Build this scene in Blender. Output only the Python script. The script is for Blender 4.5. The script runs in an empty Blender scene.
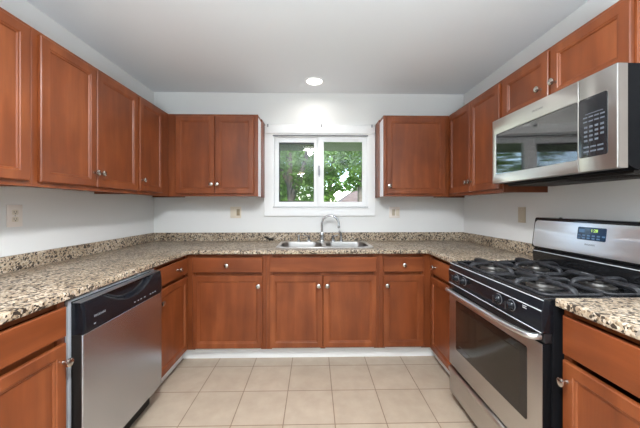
import bpy, bmesh, math, random
from mathutils import Matrix, Vector

S = bpy.context.scene
PI = math.pi
rnd = random.Random(7)

# ------------------------------------------------------------------ camera, world, lights, exposure
cam_d = bpy.data.cameras.new('camera')
cam = bpy.data.objects.new('camera', cam_d)
S.collection.objects.link(cam)
S.camera = cam
cam.location = (0, 0, 1.2675)
cam.rotation_euler = (PI / 2, 0, -0.0202)
cam_d.sensor_width = 36.0
cam_d.lens = 280.8 / 640 * 36
cam_d.shift_y = (207.0 - 214.0) / 640
cam_d.clip_start = 0.02

S.view_settings.view_transform = 'Standard'
S.view_settings.look = 'None'
S.view_settings.gamma = 1
S.view_settings.use_curve_mapping = False
S.view_settings.exposure = 0.32

world = bpy.data.worlds.new('world')
S.world = world
world.use_nodes = True
wn, wl = world.node_tree.nodes, world.node_tree.links
sky = wn.new('ShaderNodeTexSky')
sky.sky_type = 'NISHITA'
sky.sun_disc = False
sky.sun_elevation = math.radians(50)
sky.sun_rotation = math.radians(150)
sky.air_density = 1.0
sky.dust_density = 0.7
wn['Background'].inputs['Strength'].default_value = 0.70
wl.new(sky.outputs['Color'], wn['Background'].inputs['Color'])

sun_d = bpy.data.lights.new('sun', 'SUN')
sun_d.energy = 6.5
sun_d.angle = 0.01
sun_d.color = (1.0, 0.95, 0.86)
sun = bpy.data.objects.new('sun', sun_d)
S.collection.objects.link(sun)
sun.rotation_euler = (math.radians(38), math.radians(18), 0)

def area(name, loc, rot, sx, sy, power, color, shape='RECTANGLE', spread=180):
    d = bpy.data.lights.new(name, 'AREA')
    d.shape = shape
    d.size = sx
    if shape in ('RECTANGLE', 'ELLIPSE'):
        d.size_y = sy
    d.energy = power
    d.color = color
    d.spread = math.radians(spread)
    o = bpy.data.objects.new(name, d)
    o.location = loc
    o.rotation_euler = rot
    S.collection.objects.link(o)
    return o

# the photographer's flash, bounced off the ceiling beside the camera
area('bounced_flash', (0.0, -1.0, 0.95), (PI + 0.15, 0, 0), 0.8, 0.8, 160, (0.79, 0.92, 1.0))

CEIL_POWER = 64
SINK_LIGHT_POWER = 1.3
DINING_POWER = 24

# ------------------------------------------------------------------ measures
D = 2.924
XL = -1.6514
XR = 1.5727
HC = 2.4517
UB, UT = 1.366, 2.126      # wall cabinets
CT = 0.918                 # counter top
CTH = 0.033

# ------------------------------------------------------------------ materials
def new_mat(name):
    m = bpy.data.materials.new(name)
    m.use_nodes = True
    nt = m.node_tree
    b = nt.nodes['Principled BSDF']
    return m, nt, b

def simple(name, col, rough=0.5, metal=0.0, **kw):
    m, nt, b = new_mat(name)
    b.inputs['Base Color'].default_value = (*col, 1)
    b.inputs['Roughness'].default_value = rough
    b.inputs['Metallic'].default_value = metal
    for k, v in kw.items():
        b.inputs[k.replace('_', ' ')].default_value = v
    return m

def N(nt, t, **kw):
    n = nt.nodes.new(t)
    for k, v in kw.items():
        setattr(n, k, v)
    return n

def ramp(nt, stops, interp='LINEAR'):
    r = N(nt, 'ShaderNodeValToRGB')
    r.color_ramp.interpolation = interp
    el = r.color_ramp.elements
    while len(el) > 1:
        el.remove(el[-1])
    el[0].position = stops[0][0]
    el[0].color = (*stops[0][1], 1)
    for p, c in stops[1:]:
        e = el.new(p)
        e.color = (*c, 1)
    return r

def coords(nt, scale=(1, 1, 1), loc=(0, 0, 0), rand=False, kind='Object'):
    t = N(nt, 'ShaderNodeTexCoord')
    mp = N(nt, 'ShaderNodeMapping')
    mp.inputs['Scale'].default_value = scale
    mp.inputs['Location'].default_value = loc
    nt.links.new(t.outputs[kind], mp.inputs['Vector'])
    if rand:
        oi = N(nt, 'ShaderNodeObjectInfo')
        mul = N(nt, 'ShaderNodeMath', operation='MULTIPLY')
        mul.inputs[1].default_value = 37.0
        nt.links.new(oi.outputs['Random'], mul.inputs[0])
        add = N(nt, 'ShaderNodeVectorMath', operation='ADD')
        nt.links.new(mp.outputs['Vector'], add.inputs[0])
        nt.links.new(mul.outputs[0], add.inputs[1])
        return add.outputs[0]
    return mp.outputs['Vector']

def noise(nt, vec, scale, detail=4, rough=0.55, dist=0.0):
    n = N(nt, 'ShaderNodeTexNoise')
    n.inputs['Scale'].default_value = scale
    n.inputs['Detail'].default_value = detail
    n.inputs['Roughness'].default_value = rough
    n.inputs['Distortion'].default_value = dist
    nt.links.new(vec, n.inputs['Vector'])
    return n

def bump(nt, b, height, strength, distance=0.002):
    bp = N(nt, 'ShaderNodeBump')
    bp.inputs['Strength'].default_value = strength
    bp.inputs['Distance'].default_value = distance
    nt.links.new(height, bp.inputs['Height'])
    nt.links.new(bp.outputs['Normal'], b.inputs['Normal'])

def mix(nt, fac, a, bcol, blend='MIX'):
    m = N(nt, 'ShaderNodeMix', data_type='RGBA', blend_type=blend)
    if isinstance(fac, (int, float)):
        m.inputs[0].default_value = fac
    else:
        nt.links.new(fac, m.inputs[0])
    for i, v in ((6, a), (7, bcol)):
        if isinstance(v, tuple):
            m.inputs[i].default_value = (*v, 1)
        else:
            nt.links.new(v, m.inputs[i])
    return m.outputs[2]

def paint(name, col, rough=0.75):
    m, nt, b = new_mat(name)
    v = coords(nt)
    n1 = noise(nt, v, 1.3, 3)
    r = ramp(nt, [(0.3, tuple(c * 0.985 for c in col)), (0.7, col)])
    nt.links.new(n1.outputs['Fac'], r.inputs[0])
    nt.links.new(r.outputs[0], b.inputs['Base Color'])
    b.inputs['Roughness'].default_value = rough
    n2 = noise(nt, v, 160, 2)
    bump(nt, b, n2.outputs['Fac'], 0.06, 0.002)
    return m

def wood(name, horizontal=False, light=1.0):
    m, nt, b = new_mat(name)
    sc = (2.2, 14, 14) if horizontal else (14, 14, 2.2)
    v = coords(nt, sc, rand=True)
    n1 = noise(nt, v, 0.8, 4, 0.5, 0.3)
    sc2 = (5, 150, 150) if horizontal else (150, 150, 5)
    v2 = coords(nt, sc2, rand=True)
    n2 = noise(nt, v2, 1.0, 3, 0.6)
    v3 = coords(nt, rand=True)
    n3 = noise(nt, v3, 3.0, 3, 0.5)
    L = light
    r1 = ramp(nt, [(0.25, (0.142 * L, 0.0325 * L, 0.007 * L)), (0.5, (0.193 * L, 0.0465 * L, 0.0115 * L)), (0.75, (0.265 * L, 0.075 * L, 0.022 * L))])
    nt.links.new(n1.outputs['Fac'], r1.inputs[0])
    r2 = ramp(nt, [(0.35, (0.96, 0.955, 0.95)), (0.65, (1.03, 1.03, 1.03))])
    nt.links.new(n2.outputs['Fac'], r2.inputs[0])
    c = mix(nt, 1.0, r1.outputs[0], r2.outputs[0], 'MULTIPLY')
    r3 = ramp(nt, [(0.3, (0.80, 0.77, 0.74)), (0.7, (1.16, 1.16, 1.16))])
    nt.links.new(n3.outputs['Fac'], r3.inputs[0])
    c = mix(nt, 1.0, c, r3.outputs[0], 'MULTIPLY')
    nt.links.new(c, b.inputs['Base Color'])
    b.inputs['Roughness'].default_value = 0.45
    b.inputs['Specular IOR Level'].default_value = 0.4
    b.inputs['Coat Weight'].default_value = 0.15
    b.inputs['Coat Roughness'].default_value = 0.24
    bump(nt, b, n2.outputs['Fac'], 0.02, 0.0005)
    return m

def granite(name):
    m, nt, b = new_mat(name)
    v = coords(nt)
    warp = noise(nt, v, 45, 3)
    wv = N(nt, 'ShaderNodeMix', data_type='VECTOR')
    wv.inputs[0].default_value = 0.012
    nt.links.new(v, wv.inputs[4])
    nt.links.new(warp.outputs['Color'], wv.inputs[5])
    vec = wv.outputs[1]
    vo = N(nt, 'ShaderNodeTexVoronoi')
    vo.inputs['Scale'].default_value = 135
    nt.links.new(vec, vo.inputs['Vector'])
    sep = N(nt, 'ShaderNodeSeparateColor')
    nt.links.new(vo.outputs['Color'], sep.inputs[0])
    r = ramp(nt, [(0.0, (0.028, 0.022, 0.019)), (0.15, (0.14, 0.105, 0.08)), (0.20, (0.28, 0.21, 0.145)), (0.30, (0.42, 0.345, 0.26)),
                  (0.5, (0.54, 0.46, 0.365)), (0.70, (0.62, 0.55, 0.46)), (0.86, (0.36, 0.335, 0.30)), (0.94, (0.70, 0.655, 0.58))], 'CONSTANT')
    nt.links.new(sep.outputs[0], r.inputs[0])
    vo2 = N(nt, 'ShaderNodeTexVoronoi')
    vo2.inputs['Scale'].default_value = 85
    nt.links.new(vec, vo2.inputs['Vector'])
    sep2 = N(nt, 'ShaderNodeSeparateColor')
    nt.links.new(vo2.outputs['Color'], sep2.inputs[0])
    r2 = ramp(nt, [(0.0, (1, 1, 1)), (0.12, (0, 0, 0))], 'CONSTANT')
    nt.links.new(sep2.outputs[1], r2.inputs[0])
    c = mix(nt, r2.outputs[0], r.outputs[0], (0.05, 0.038, 0.03))
    big = noise(nt, v, 6, 4)
    r3 = ramp(nt, [(0.35, (0.64, 0.565, 0.485)), (0.65, (0.94, 0.885, 0.815))])
    nt.links.new(big.outputs['Fac'], r3.inputs[0])
    c = mix(nt, 1.0, c, r3.outputs[0], 'MULTIPLY')
    nt.links.new(c, b.inputs['Base Color'])
    b.inputs['Roughness'].default_value = 0.45
    return m

def tile():
    m, nt, b = new_mat('beige_tile')
    v = coords(nt, (1, 1, 1), (0.182 + 0.303 * 20, -1.637 + 0.303 * 20, 0))
    br = N(nt, 'ShaderNodeTexBrick')
    br.offset = 0
    br.squash = 1
    br.inputs['Scale'].default_value = 1
    br.inputs['Brick Width'].default_value = 0.303
    br.inputs['Row Height'].default_value = 0.303
    br.inputs['Mortar Size'].default_value = 0.0032
    br.inputs['Mortar Smooth'].default_value = 0.25
    br.inputs['Color1'].default_value = (0.40, 0.322, 0.245, 1)
    br.inputs['Color2'].default_value = (0.43, 0.347, 0.267, 1)
    br.inputs['Mortar'].default_value = (0.20, 0.135, 0.09, 1)
    nt.links.new(v, br.inputs['Vector'])
    v2 = coords(nt)
    n = noise(nt, v2, 9, 5, 0.6)
    r = ramp(nt, [(0.3, (0.90, 0.88, 0.86)), (0.7, (1.06, 1.06, 1.06))])
    nt.links.new(n.outputs['Fac'], r.inputs[0])
    c = mix(nt, 1.0, br.outputs['Color'], r.outputs[0], 'MULTIPLY')
    nt.links.new(c, b.inputs['Base Color'])
    b.inputs['Roughness'].default_value = 0.38
    inv = N(nt, 'ShaderNodeMath', operation='SUBTRACT')
    inv.inputs[0].default_value = 1
    nt.links.new(br.outputs['Fac'], inv.inputs[1])
    bump(nt, b, inv.outputs[0], 0.5, 0.002)
    return m

def steel(name, col=(0.60, 0.585, 0.565), rough=0.27, axis='y', streak=0.04, aniso=0.0):
    m, nt, b = new_mat(name)
    sc = {'x': (3, 900, 900), 'y': (900, 3, 900), 'z': (900, 900, 3)}[axis]
    v = coords(nt, sc)
    n = noise(nt, v, 1.0, 3)
    r = ramp(nt, [(0.3, tuple(c * 0.97 for c in col)), (0.7, tuple(min(1, c * 1.02) for c in col))])
    nt.links.new(n.outputs['Fac'], r.inputs[0])
    nt.links.new(r.outputs[0], b.inputs['Base Color'])
    b.inputs['Metallic'].default_value = 1
    mr = N(nt, 'ShaderNodeMapRange')
    mr.inputs[3].default_value = rough - streak * 0.5
    mr.inputs[4].default_value = rough + streak * 0.5
    nt.links.new(n.outputs['Fac'], mr.inputs[0])
    nt.links.new(mr.outputs[0], b.inputs['Roughness'])
    if aniso:
        tg = N(nt, 'ShaderNodeTangent', direction_type='RADIAL', axis='Z')
        nt.links.new(tg.outputs[0], b.inputs['Tangent'])
        b.inputs['Anisotropic'].default_value = aniso
        b.inputs['Anisotropic Rotation'].default_value = 0.25
    return m

def glass_thin(name, tint=(1, 1, 1)):
    m, nt, b = new_mat(name)
    nt.nodes.remove(b)
    out = nt.nodes['Material Output']
    tr = N(nt, 'ShaderNodeBsdfTransparent')
    tr.inputs[0].default_value = (*tint, 1)
    gl = N(nt, 'ShaderNodeBsdfGlossy')
    gl.inputs['Roughness'].default_value = 0.0
    fr = N(nt, 'ShaderNodeFresnel')
    fr.inputs['IOR'].default_value = 1.34
    ms = N(nt, 'ShaderNodeMixShader')
    nt.links.new(fr.outputs[0], ms.inputs[0])
    nt.links.new(tr.outputs[0], ms.inputs[1])
    nt.links.new(gl.outputs[0], ms.inputs[2])
    nt.links.new(ms.outputs[0], out.inputs['Surface'])
    return m

def screen_mat():
    m, nt, b = new_mat('insect_screen')
    out = nt.nodes['Material Output']
    b.inputs['Base Color'].default_value = (0.02, 0.022, 0.02, 1)
    b.inputs['Roughness'].default_value = 0.8
    tr = N(nt, 'ShaderNodeBsdfTransparent')
    ms = N(nt, 'ShaderNodeMixShader')
    ms.inputs[0].default_value = 0.30
    nt.links.new(tr.outputs[0], ms.inputs[1])
    nt.links.new(b.outputs[0], ms.inputs[2])
    nt.links.new(ms.outputs[0], out.inputs['Surface'])
    return m

def emit(name, col, strength):
    m, nt, b = new_mat(name)
    b.inputs['Base Color'].default_value = (*col, 1)
    b.inputs['Emission Color'].default_value = (*col, 1)
    b.inputs['Emission Strength'].default_value = strength
    return m

def leaf_mat(name, a, bcol, trans=0.35):
    m, nt, b = new_mat(name)
    v = coords(nt)
    n = noise(nt, v, 2.6, 3)
    r = ramp(nt, [(0.35, a), (0.65, bcol)])
    nt.links.new(n.outputs['Fac'], r.inputs[0])
    nt.links.new(r.outputs[0], b.inputs['Base Color'])
    b.inputs['Roughness'].default_value = 0.5
    out = nt.nodes['Material Output']
    tl = N(nt, 'ShaderNodeBsdfTranslucent')
    nt.links.new(r.outputs[0], tl.inputs[0])
    ms = N(nt, 'ShaderNodeMixShader')
    ms.inputs[0].default_value = trans
    nt.links.new(b.outputs[0], ms.inputs[1])
    nt.links.new(tl.outputs[0], ms.inputs[2])
    nt.links.new(ms.outputs[0], out.inputs['Surface'])
    return m

def rough_mat(name, a, bcol, scale, rough=0.85):
    m, nt, b = new_mat(name)
    v = coords(nt)
    n = noise(nt, v, scale, 5)
    r = ramp(nt, [(0.35, a), (0.65, bcol)])
    nt.links.new(n.outputs['Fac'], r.inputs[0])
    nt.links.new(r.outputs[0], b.inputs['Base Color'])
    b.inputs['Roughness'].default_value = rough
    bump(nt, b, n.outputs['Fac'], 0.3, 0.02)
    return m

WALL = paint('wall_paint', (0.735, 0.73, 0.715))
CEILM = paint('ceiling_paint', (0.79, 0.80, 0.815), 0.9)
TRIMW = simple('white_trim', (0.86, 0.86, 0.855), 0.35)
VINYL = simple('white_vinyl', (0.84, 0.84, 0.84), 0.3)
BASEW = simple('white_baseboard', (0.78, 0.77, 0.75), 0.4)
WOODV = wood('cherry_wood_upright')
WOODH = wood('cherry_wood_level', True)
CARC = wood('cherry_veneer', False, 0.85)
LAM = simple('pale_laminate', (0.80, 0.79, 0.82), 0.3)
NICKEL = simple('satin_nickel', (0.52, 0.49, 0.45), 0.22, 1.0)
CHROME = simple('chrome', (0.48, 0.49, 0.51), 0.12, 1.0)
SINKM = steel('sink_steel', (0.62, 0.595, 0.575), 0.30, 'x')
STEEL = steel('brushed_steel', rough=0.33, aniso=0.8)
STEELV = steel('brushed_steel_upright', (0.54, 0.575, 0.63), 0.27, 'y', streak=0.01, aniso=0.75)
ALU = simple('bright_aluminium', (0.72, 0.73, 0.75), 0.32, 1.0)
GLOSSB = simple('glossy_black', (0.008, 0.009, 0.012), 0.2, Specular_IOR_Level=0.28)
HOOKM = simple('grey_hook_metal', (0.30, 0.30, 0.31), 0.35, 0.8)
BURN = simple('dull_burner_metal', (0.22, 0.21, 0.20), 0.45, 1.0)
TRIMHL = simple('pale_highlight_trim', (0.55, 0.56, 0.58), 0.35)  # painted highlights of the range panel edges, also the backguard's own trim
BLACKSIDE = simple('deep_black_case', (0.006, 0.006, 0.007), 0.45, Specular_IOR_Level=0.06)
BLACK = simple('black_enamel', (0.012, 0.012, 0.013), 0.16)
BLACKP = simple('black_plastic', (0.016, 0.016, 0.018), 0.30)
BLACKM = simple('matt_black', (0.010, 0.008, 0.007), 0.5, Specular_IOR_Level=0.25)
IRON = rough_mat('cast_iron', (0.013, 0.013, 0.015), (0.026, 0.026, 0.030), 60, 0.5)
DARKGLASS = simple('dark_mirror_glass', (0.012, 0.011, 0.011), 0.03, 0.0, IOR=3.4)
OVENGLASS = simple('oven_glass', (0.016, 0.013, 0.011), 0.06, 0.0, IOR=1.5)
GRANITE = granite('speckled_granite')
TILE = tile()
GLASS = glass_thin('window_glass')
SCREEN = screen_mat()
IVORY = simple('ivory_plastic', (0.70, 0.62, 0.50), 0.4)
TAN = simple('tan_plastic', (0.52, 0.44, 0.33), 0.4)
WHITEP = simple('off_white_plastic', (0.80, 0.73, 0.67), 0.35)
SLOT = simple('dark_slot', (0.08, 0.06, 0.05), 0.6)
PRINT = simple('grey_print', (0.50, 0.50, 0.52), 0.5)
PRINTM = simple('mid_grey_print', (0.26, 0.26, 0.28), 0.5)
PRINTD = simple('dark_print', (0.16, 0.16, 0.17), 0.5)
LCD = simple('blue_display', (0.015, 0.035, 0.07), 0.15)
LCDB = simple('pale_blue_key', (0.07, 0.14, 0.24), 0.4)
DIGIT = emit('green_digits', (0.55, 0.85, 0.15), 0.5)
LENS = emit('lit_lens', (1.0, 0.96, 0.90), 4.0)
WARML = emit('warm_lit_glass', (1.0, 0.80, 0.55), 6.0)

# ------------------------------------------------------------------ builders
col = S.collection

def B():
    return bmesh.new()

def box(bm, x0, x1, y0, y1, z0, z1, bev=0.0, seg=2):
    t = bmesh.new()
    bmesh.ops.create_cube(t, size=1.0)
    for v in t.verts:
        v.co = Vector((x0 + (v.co.x + 0.5) * (x1 - x0), y0 + (v.co.y + 0.5) * (y1 - y0), z0 + (v.co.z + 0.5) * (z1 - z0)))
    if bev > 0:
        bmesh.ops.bevel(t, geom=t.edges[:], offset=bev, segments=seg, affect='EDGES', profile=0.5)
    merge(bm, t)

def merge(bm, t, mat=None):
    if mat is not None:
        t.transform(mat)
    me = bpy.data.meshes.new('tmp')
    t.to_mesh(me)
    t.free()
    bm.from_mesh(me)
    bpy.data.meshes.remove(me)

def axis_mat(p, d):
    d = Vector(d).normalized()
    q = Vector((0, 0, 1)).rotation_difference(d)
    return Matrix.Translation(Vector(p)) @ q.to_matrix().to_4x4()

def lathe(bm, prof, p=(0, 0, 0), d=(0, 0, 1), seg=24):
    """prof: (radius, height) list, capped where the radius is 0"""
    t = bmesh.new()
    rings = []
    for r, h in prof:
        if r <= 1e-6:
            rings.append([t.verts.new((0, 0, h))])
        else:
            rings.append([t.verts.new((r * math.cos(2 * PI * k / seg), r * math.sin(2 * PI * k / seg), h)) for k in range(seg)])
    for a, b_ in zip(rings, rings[1:]):
        if len(a) == 1 and len(b_) == 1:
            continue
        for k in range(seg):
            k2 = (k + 1) % seg
            if len(a) == 1:
                t.faces.new((a[0], b_[k], b_[k2]))
            elif len(b_) == 1:
                t.faces.new((a[k], b_[0], a[k2]))
            else:
                t.faces.new((a[k], a[k2], b_[k2], b_[k]))
    bmesh.ops.recalc_face_normals(t, faces=t.faces[:])
    merge(bm, t, axis_mat(p, d))

def cyl(bm, p, d, r, h, seg=20, ch=0.0):
    if ch > 0:
        lathe(bm, [(0, 0), (r - ch, 0), (r, ch), (r, h - ch), (r - ch, h), (0, h)], p, d, seg)
    else:
        lathe(bm, [(0, 0), (r, 0), (r, h), (0, h)], p, d, seg)

def smooth_path(pts, n=8):
    P = [Vector(p) for p in pts]
    P = [P[0] * 2 - P[1]] + P + [P[-1] * 2 - P[-2]]
    out = []
    for i in range(1, len(P) - 2):
        for k in range(n):
            t = k / n
            a, b_, c, d_ = P[i - 1], P[i], P[i + 1], P[i + 2]
            out.append(0.5 * ((2 * b_) + (c - a) * t + (2 * a - 5 * b_ + 4 * c - d_) * t * t + (-a + 3 * b_ - 3 * c + d_) * t ** 3))
    out.append(P[-2])
    return out

def tube(bm, pts, r, seg=12, smooth=0, flat=1.0, up=(0, 0, 1)):
    """r: radius or list of radii along the points; flat squashes the second axis"""
    path = smooth_path(pts, smooth) if smooth else [Vector(p) for p in pts]
    n = len(path)
    rr = [r] * n if isinstance(r, (int, float)) else [r[min(int(i / max(1, n - 1) * (len(r) - 1)), len(r) - 1)] for i in range(n)]
    rings = []
    ref = Vector(up)
    for i, p in enumerate(path):
        tg = (path[min(i + 1, n - 1)] - path[max(i - 1, 0)]).normalized()
        u = ref - tg * ref.dot(tg)
        if u.length < 1e-4:
            u = tg.orthogonal()
        u.normalize()
        ref = u
        w = tg.cross(u)
        rings.append([bm.verts.new(p + (u * math.cos(2 * PI * k / seg) * flat + w * math.sin(2 * PI * k / seg)) * rr[i]) for k in range(seg)])
    for a, b_ in zip(rings, rings[1:]):
        for k in range(seg):
            k2 = (k + 1) % seg
            bm.faces.new((a[k], a[k2], b_[k2], b_[k]))
    bm.faces.new(rings[0][::-1])
    bm.faces.new(rings[-1])

def prism(bm, prof, axis, a0, a1, bev=0.0):
    """closed 2-D profile pushed along one axis; axis 'y' takes (x, z), 'x' takes (y, z), 'z' takes (x, y)"""
    t = bmesh.new()
    def P(q, a):
        return {'y': (q[0], a, q[1]), 'x': (a, q[0], q[1]), 'z': (q[0], q[1], a)}[axis]
    r0 = [t.verts.new(P(q, a0)) for q in prof]
    r1 = [t.verts.new(P(q, a1)) for q in prof]
    k = len(prof)
    t.faces.new(r0)
    t.faces.new(r1[::-1])
    for i in range(k):
        j = (i + 1) % k
        t.faces.new((r0[i], r1[i], r1[j], r0[j]))
    bmesh.ops.recalc_face_normals(t, faces=t.faces[:])
    if bev > 0:
        bmesh.ops.bevel(t, geom=t.edges[:], offset=bev, segments=2, affect='EDGES', profile=0.5)
    merge(bm, t)

def rrect(x0, x1, y0, y1, r, n=6):
    pts = []
    for cx, cy, a0 in ((x1 - r, y1 - r, 0), (x0 + r, y1 - r, 90), (x0 + r, y0 + r, 180), (x1 - r, y0 + r, 270)):
        for k in range(n + 1):
            a = math.radians(a0 + 90 * k / n)
            pts.append((cx + r * math.cos(a), cy + r * math.sin(a)))
    return pts

def plate2d(loops, thick, bev=0.0):
    """flat plate in XY (outline + holes), from z=0 up to thick, as a bmesh"""
    c = bpy.data.curves.new('tmp', 'CURVE')
    c.dimensions = '2D'
    c.fill_mode = 'BOTH'
    for L in loops:
        s = c.splines.new('POLY')
        s.points.add(len(L) - 1)
        for p, q in zip(s.points, L):
            p.co = (q[0], q[1], 0, 1)
        s.use_cyclic_u = True
    c.extrude = thick / 2 - bev
    c.bevel_depth = bev
    c.bevel_resolution = 2
    c.offset = -bev
    o = bpy.data.objects.new('tmp', c)
    col.objects.link(o)
    dg = bpy.context.evaluated_depsgraph_get()
    me = bpy.data.meshes.new_from_object(o.evaluated_get(dg))
    bm = bmesh.new()
    bm.from_mesh(me)
    bpy.data.meshes.remove(me)
    bpy.data.objects.remove(o)
    bpy.data.curves.remove(c)
    bmesh.ops.remove_doubles(bm, verts=bm.verts[:], dist=1e-5)
    bmesh.ops.translate(bm, verts=bm.verts[:], vec=(0, 0, thick / 2))
    return bm

def text_bm(s, size):
    c = bpy.data.curves.new('tmp', 'FONT')
    c.body = s
    c.size = size
    c.align_x = 'CENTER'
    c.align_y = 'CENTER'
    c.extrude = 0.0002
    o = bpy.data.objects.new('tmp', c)
    col.objects.link(o)
    dg = bpy.context.evaluated_depsgraph_get()
    me = bpy.data.meshes.new_from_object(o.evaluated_get(dg))
    bm = bmesh.new()
    bm.from_mesh(me)
    bpy.data.meshes.remove(me)
    bpy.data.objects.remove(o)
    bpy.data.curves.remove(c)
    return bm

def wmat(o):
    m = o.matrix_basis.copy()
    while o.parent:
        o = o.parent
        m = o.matrix_basis @ m
    return m

def obj(name, bm, mat, parent=None, world=False, smooth=True, angle=35):
    """link a bmesh as one object; world=True: its coordinates are world coordinates"""
    if parent is not None and world:
        bm.transform(wmat(parent).inverted())
    me = bpy.data.meshes.new(name)
    bm.normal_update()
    bm.to_mesh(me)
    bm.free()
    me.materials.append(mat)
    if smooth and len(me.polygons):
        me.polygons.foreach_set('use_smooth', [True] * len(me.polygons))
        try:
            me.set_sharp_from_angle(angle=math.radians(angle))
        except Exception:
            pass
    o = bpy.data.objects.new(name, me)
    col.objects.link(o)
    if parent is not None:
        o.parent = parent
    return o

def tag(o, label, cat, group=None, kind=None):
    o['label'] = label
    o['category'] = cat
    if group:
        o['group'] = group
    if kind:
        o['kind'] = kind
    return o

def thing(name, label, cat, loc=(0, 0, 0), rz=0, group=None):
    o = bpy.data.objects.new(name, None)
    o.empty_display_size = 0.1
    o.location = loc
    o.rotation_euler = (0, 0, rz)
    col.objects.link(o)
    o.matrix_basis = Matrix.Translation(Vector(loc)) @ Matrix.Rotation(rz, 4, 'Z')
    return tag(o, label, cat, group)

def struct(name, bm, mat, label, cat, parent=None, smooth=True):
    o = obj(name, bm, mat, parent, smooth=smooth)
    if parent is None:
        o['kind'] = 'structure'
        o['label'] = label
        o['category'] = cat
    return o

def bxobj(name, mat, parent, *a, **k):
    bm = B()
    box(bm, *a, **k)
    return obj(name, bm, mat, parent, world=True)

# ------------------------------------------------------------------ room shell
Y0 = -6.5
bm = B(); box(bm, XL - 0.12, XR + 0.12, Y0 - 0.12, D + 0.126, -0.05, 0)
struct('floor', bm, TILE, 'square beige ceramic floor tiles with brown grout', 'floor')
bm = B(); box(bm, XL - 0.12, XR + 0.12, Y0 - 0.12, D + 0.126, HC, HC + 0.08)
struct('ceiling', bm, CEILM, 'flat pale grey painted ceiling', 'ceiling')
bm = B(); box(bm, XL - 0.12, XL, Y0 - 0.12, D + 0.126, 0, HC)
struct('wall_left', bm, WALL, 'white painted wall on the left behind the dishwasher run', 'wall')
bm = B(); box(bm, XR, XR + 0.12, Y0 - 0.12, D + 0.126, 0, HC)
struct('wall_right', bm, WALL, 'white painted wall on the right behind the range', 'wall')
# back wall with the window opening
WX0, WX1, WZ0, WZ1 = -0.43, 0.56, 1.26, 2.015
bm = B()
box(bm, XL, WX0, D, D + 0.126, 0, HC)
box(bm, WX1, XR, D, D + 0.126, 0, HC)
box(bm, WX0, WX1, D, D + 0.126, 0, WZ0)
box(bm, WX0, WX1, D, D + 0.126, WZ1, HC)
struct('wall_back', bm, WALL, 'white painted far wall around the window over the sink', 'wall')
# wall behind the photographer
bm = B(); box(bm, XL, XR, Y0 - 0.12, Y0, 0, HC)
struct('wall_front', bm, WALL, 'white painted wall far behind the camera', 'wall')

# ------------------------------------------------------------------ window over the sink
def ring(x0, x1, z0, z1, ix0, ix1, iz0, iz1, y0, y1, bev=0.0):
    """flat rectangular ring standing in the XZ plane between y0 (front) and y1"""
    b_ = plate2d([[(x0, z0), (x1, z0), (x1, z1), (x0, z1)], [(ix0, iz0), (ix1, iz0), (ix1, iz1), (ix0, iz1)]], y1 - y0, bev)
    b_.transform(Matrix.Translation((0, y1, 0)) @ Matrix.Rotation(PI / 2, 4, 'X'))
    return b_

win = thing('window_1', 'white two pane sliding window over the kitchen sink', 'window', (0.055, D, 1.175))
win['kind'] = 'structure'
obj('casing', ring(-0.517, 0.632, 1.175, 2.105, WX0 + 0.003, WX1 - 0.003, WZ0 + 0.003, WZ1 - 0.006, D - 0.02, D, 0.003), TRIMW, win, True)
# rounded head board with a shadow line beneath
bm = B()
prism(bm, [(D, 2.02), (D - 0.040, 2.02), (D - 0.044, 2.03), (D - 0.044, 2.07), (D - 0.038, 2.10), (D - 0.026, 2.118), (D, 2.122)], 'x', -0.50, 0.615, 0.002)
obj('head_board', bm, TRIMW, win, True)
for hx in (-0.475, 0.075, 0.592):
    bm = B()
    box(bm, hx - 0.006, hx + 0.006, D - 0.047, D - 0.044, 2.085, 2.115, 0.001)
    tube(bm, [(hx, D - 0.046, 2.095), (hx, D - 0.060, 2.092), (hx, D - 0.064, 2.100), (hx, D - 0.062, 2.110)], 0.0042, 8, 4)
    o = obj('hook', bm, HOOKM, win, True)
obj('jamb', ring(WX0, WX1, WZ0, WZ1, WX0 + 0.012, WX1 - 0.012, WZ0 + 0.012, WZ1 - 0.012, D - 0.002, D + 0.12), VINYL, win, True)
# fixed left sash, sliding right sash nearer the room
ls = obj('sash', ring(WX0 + 0.012, 0.06, WZ0 + 0.012, WZ1 - 0.012, -0.375, -0.004, 1.322, 1.950, D + 0.045, D + 0.075, 0.003), VINYL, win, True)
rs = obj('sash', ring(0.035, WX1 - 0.012, WZ0 + 0.012, WZ1 - 0.012, 0.099, 0.504, 1.322, 1.950, D + 0.012, D + 0.042, 0.003), VINYL, win, True)
bm = B(); box(bm, -0.378, -0.001, D + 0.058, D + 0.062, 1.319, 1.953)
obj('pane', bm, GLASS, ls, True)
bm = B(); box(bm, 0.096, 0.507, D + 0.025, D + 0.029, 1.319, 1.953)
obj('pane', bm, GLASS, rs, True)
bm = B()
box(bm, -0.380, -0.001, D + 0.0905, D + 0.0915, 1.317, 1.955)
o = obj('insect_screen', bm, SCREEN, win, True)
o['label'] = 'fine dark insect screen over the left pane'
obj('screen_frame', ring(-0.395, 0.012, 1.30, 1.97, -0.366, -0.006, 1.330, 1.940, D + 0.085, D + 0.097), BLACKM, win, True)
bm = B()
box(bm, 0.040, 0.060, D + 0.004, D + 0.013, 1.60, 1.70, 0.003)
box(bm, 0.044, 0.056, D - 0.012, D + 0.006, 1.655, 1.675, 0.003)
tube(bm, [(0.05, D + 0.002, 1.63), (0.05, D - 0.012, 1.625), (0.05, D - 0.014, 1.60), (0.05, D - 0.002, 1.585)], 0.004, 8, 4)
obj('latch', bm, simple('grey_latch', (0.35, 0.36, 0.40), 0.4), win, True)
bm = B(); box(bm, WX0 - 0.0, WX1, D - 0.03, D + 0.012, WZ0 - 0.012, WZ0 + 0.002, 0.003)
obj('sill', bm, VINYL, win, True)
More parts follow.
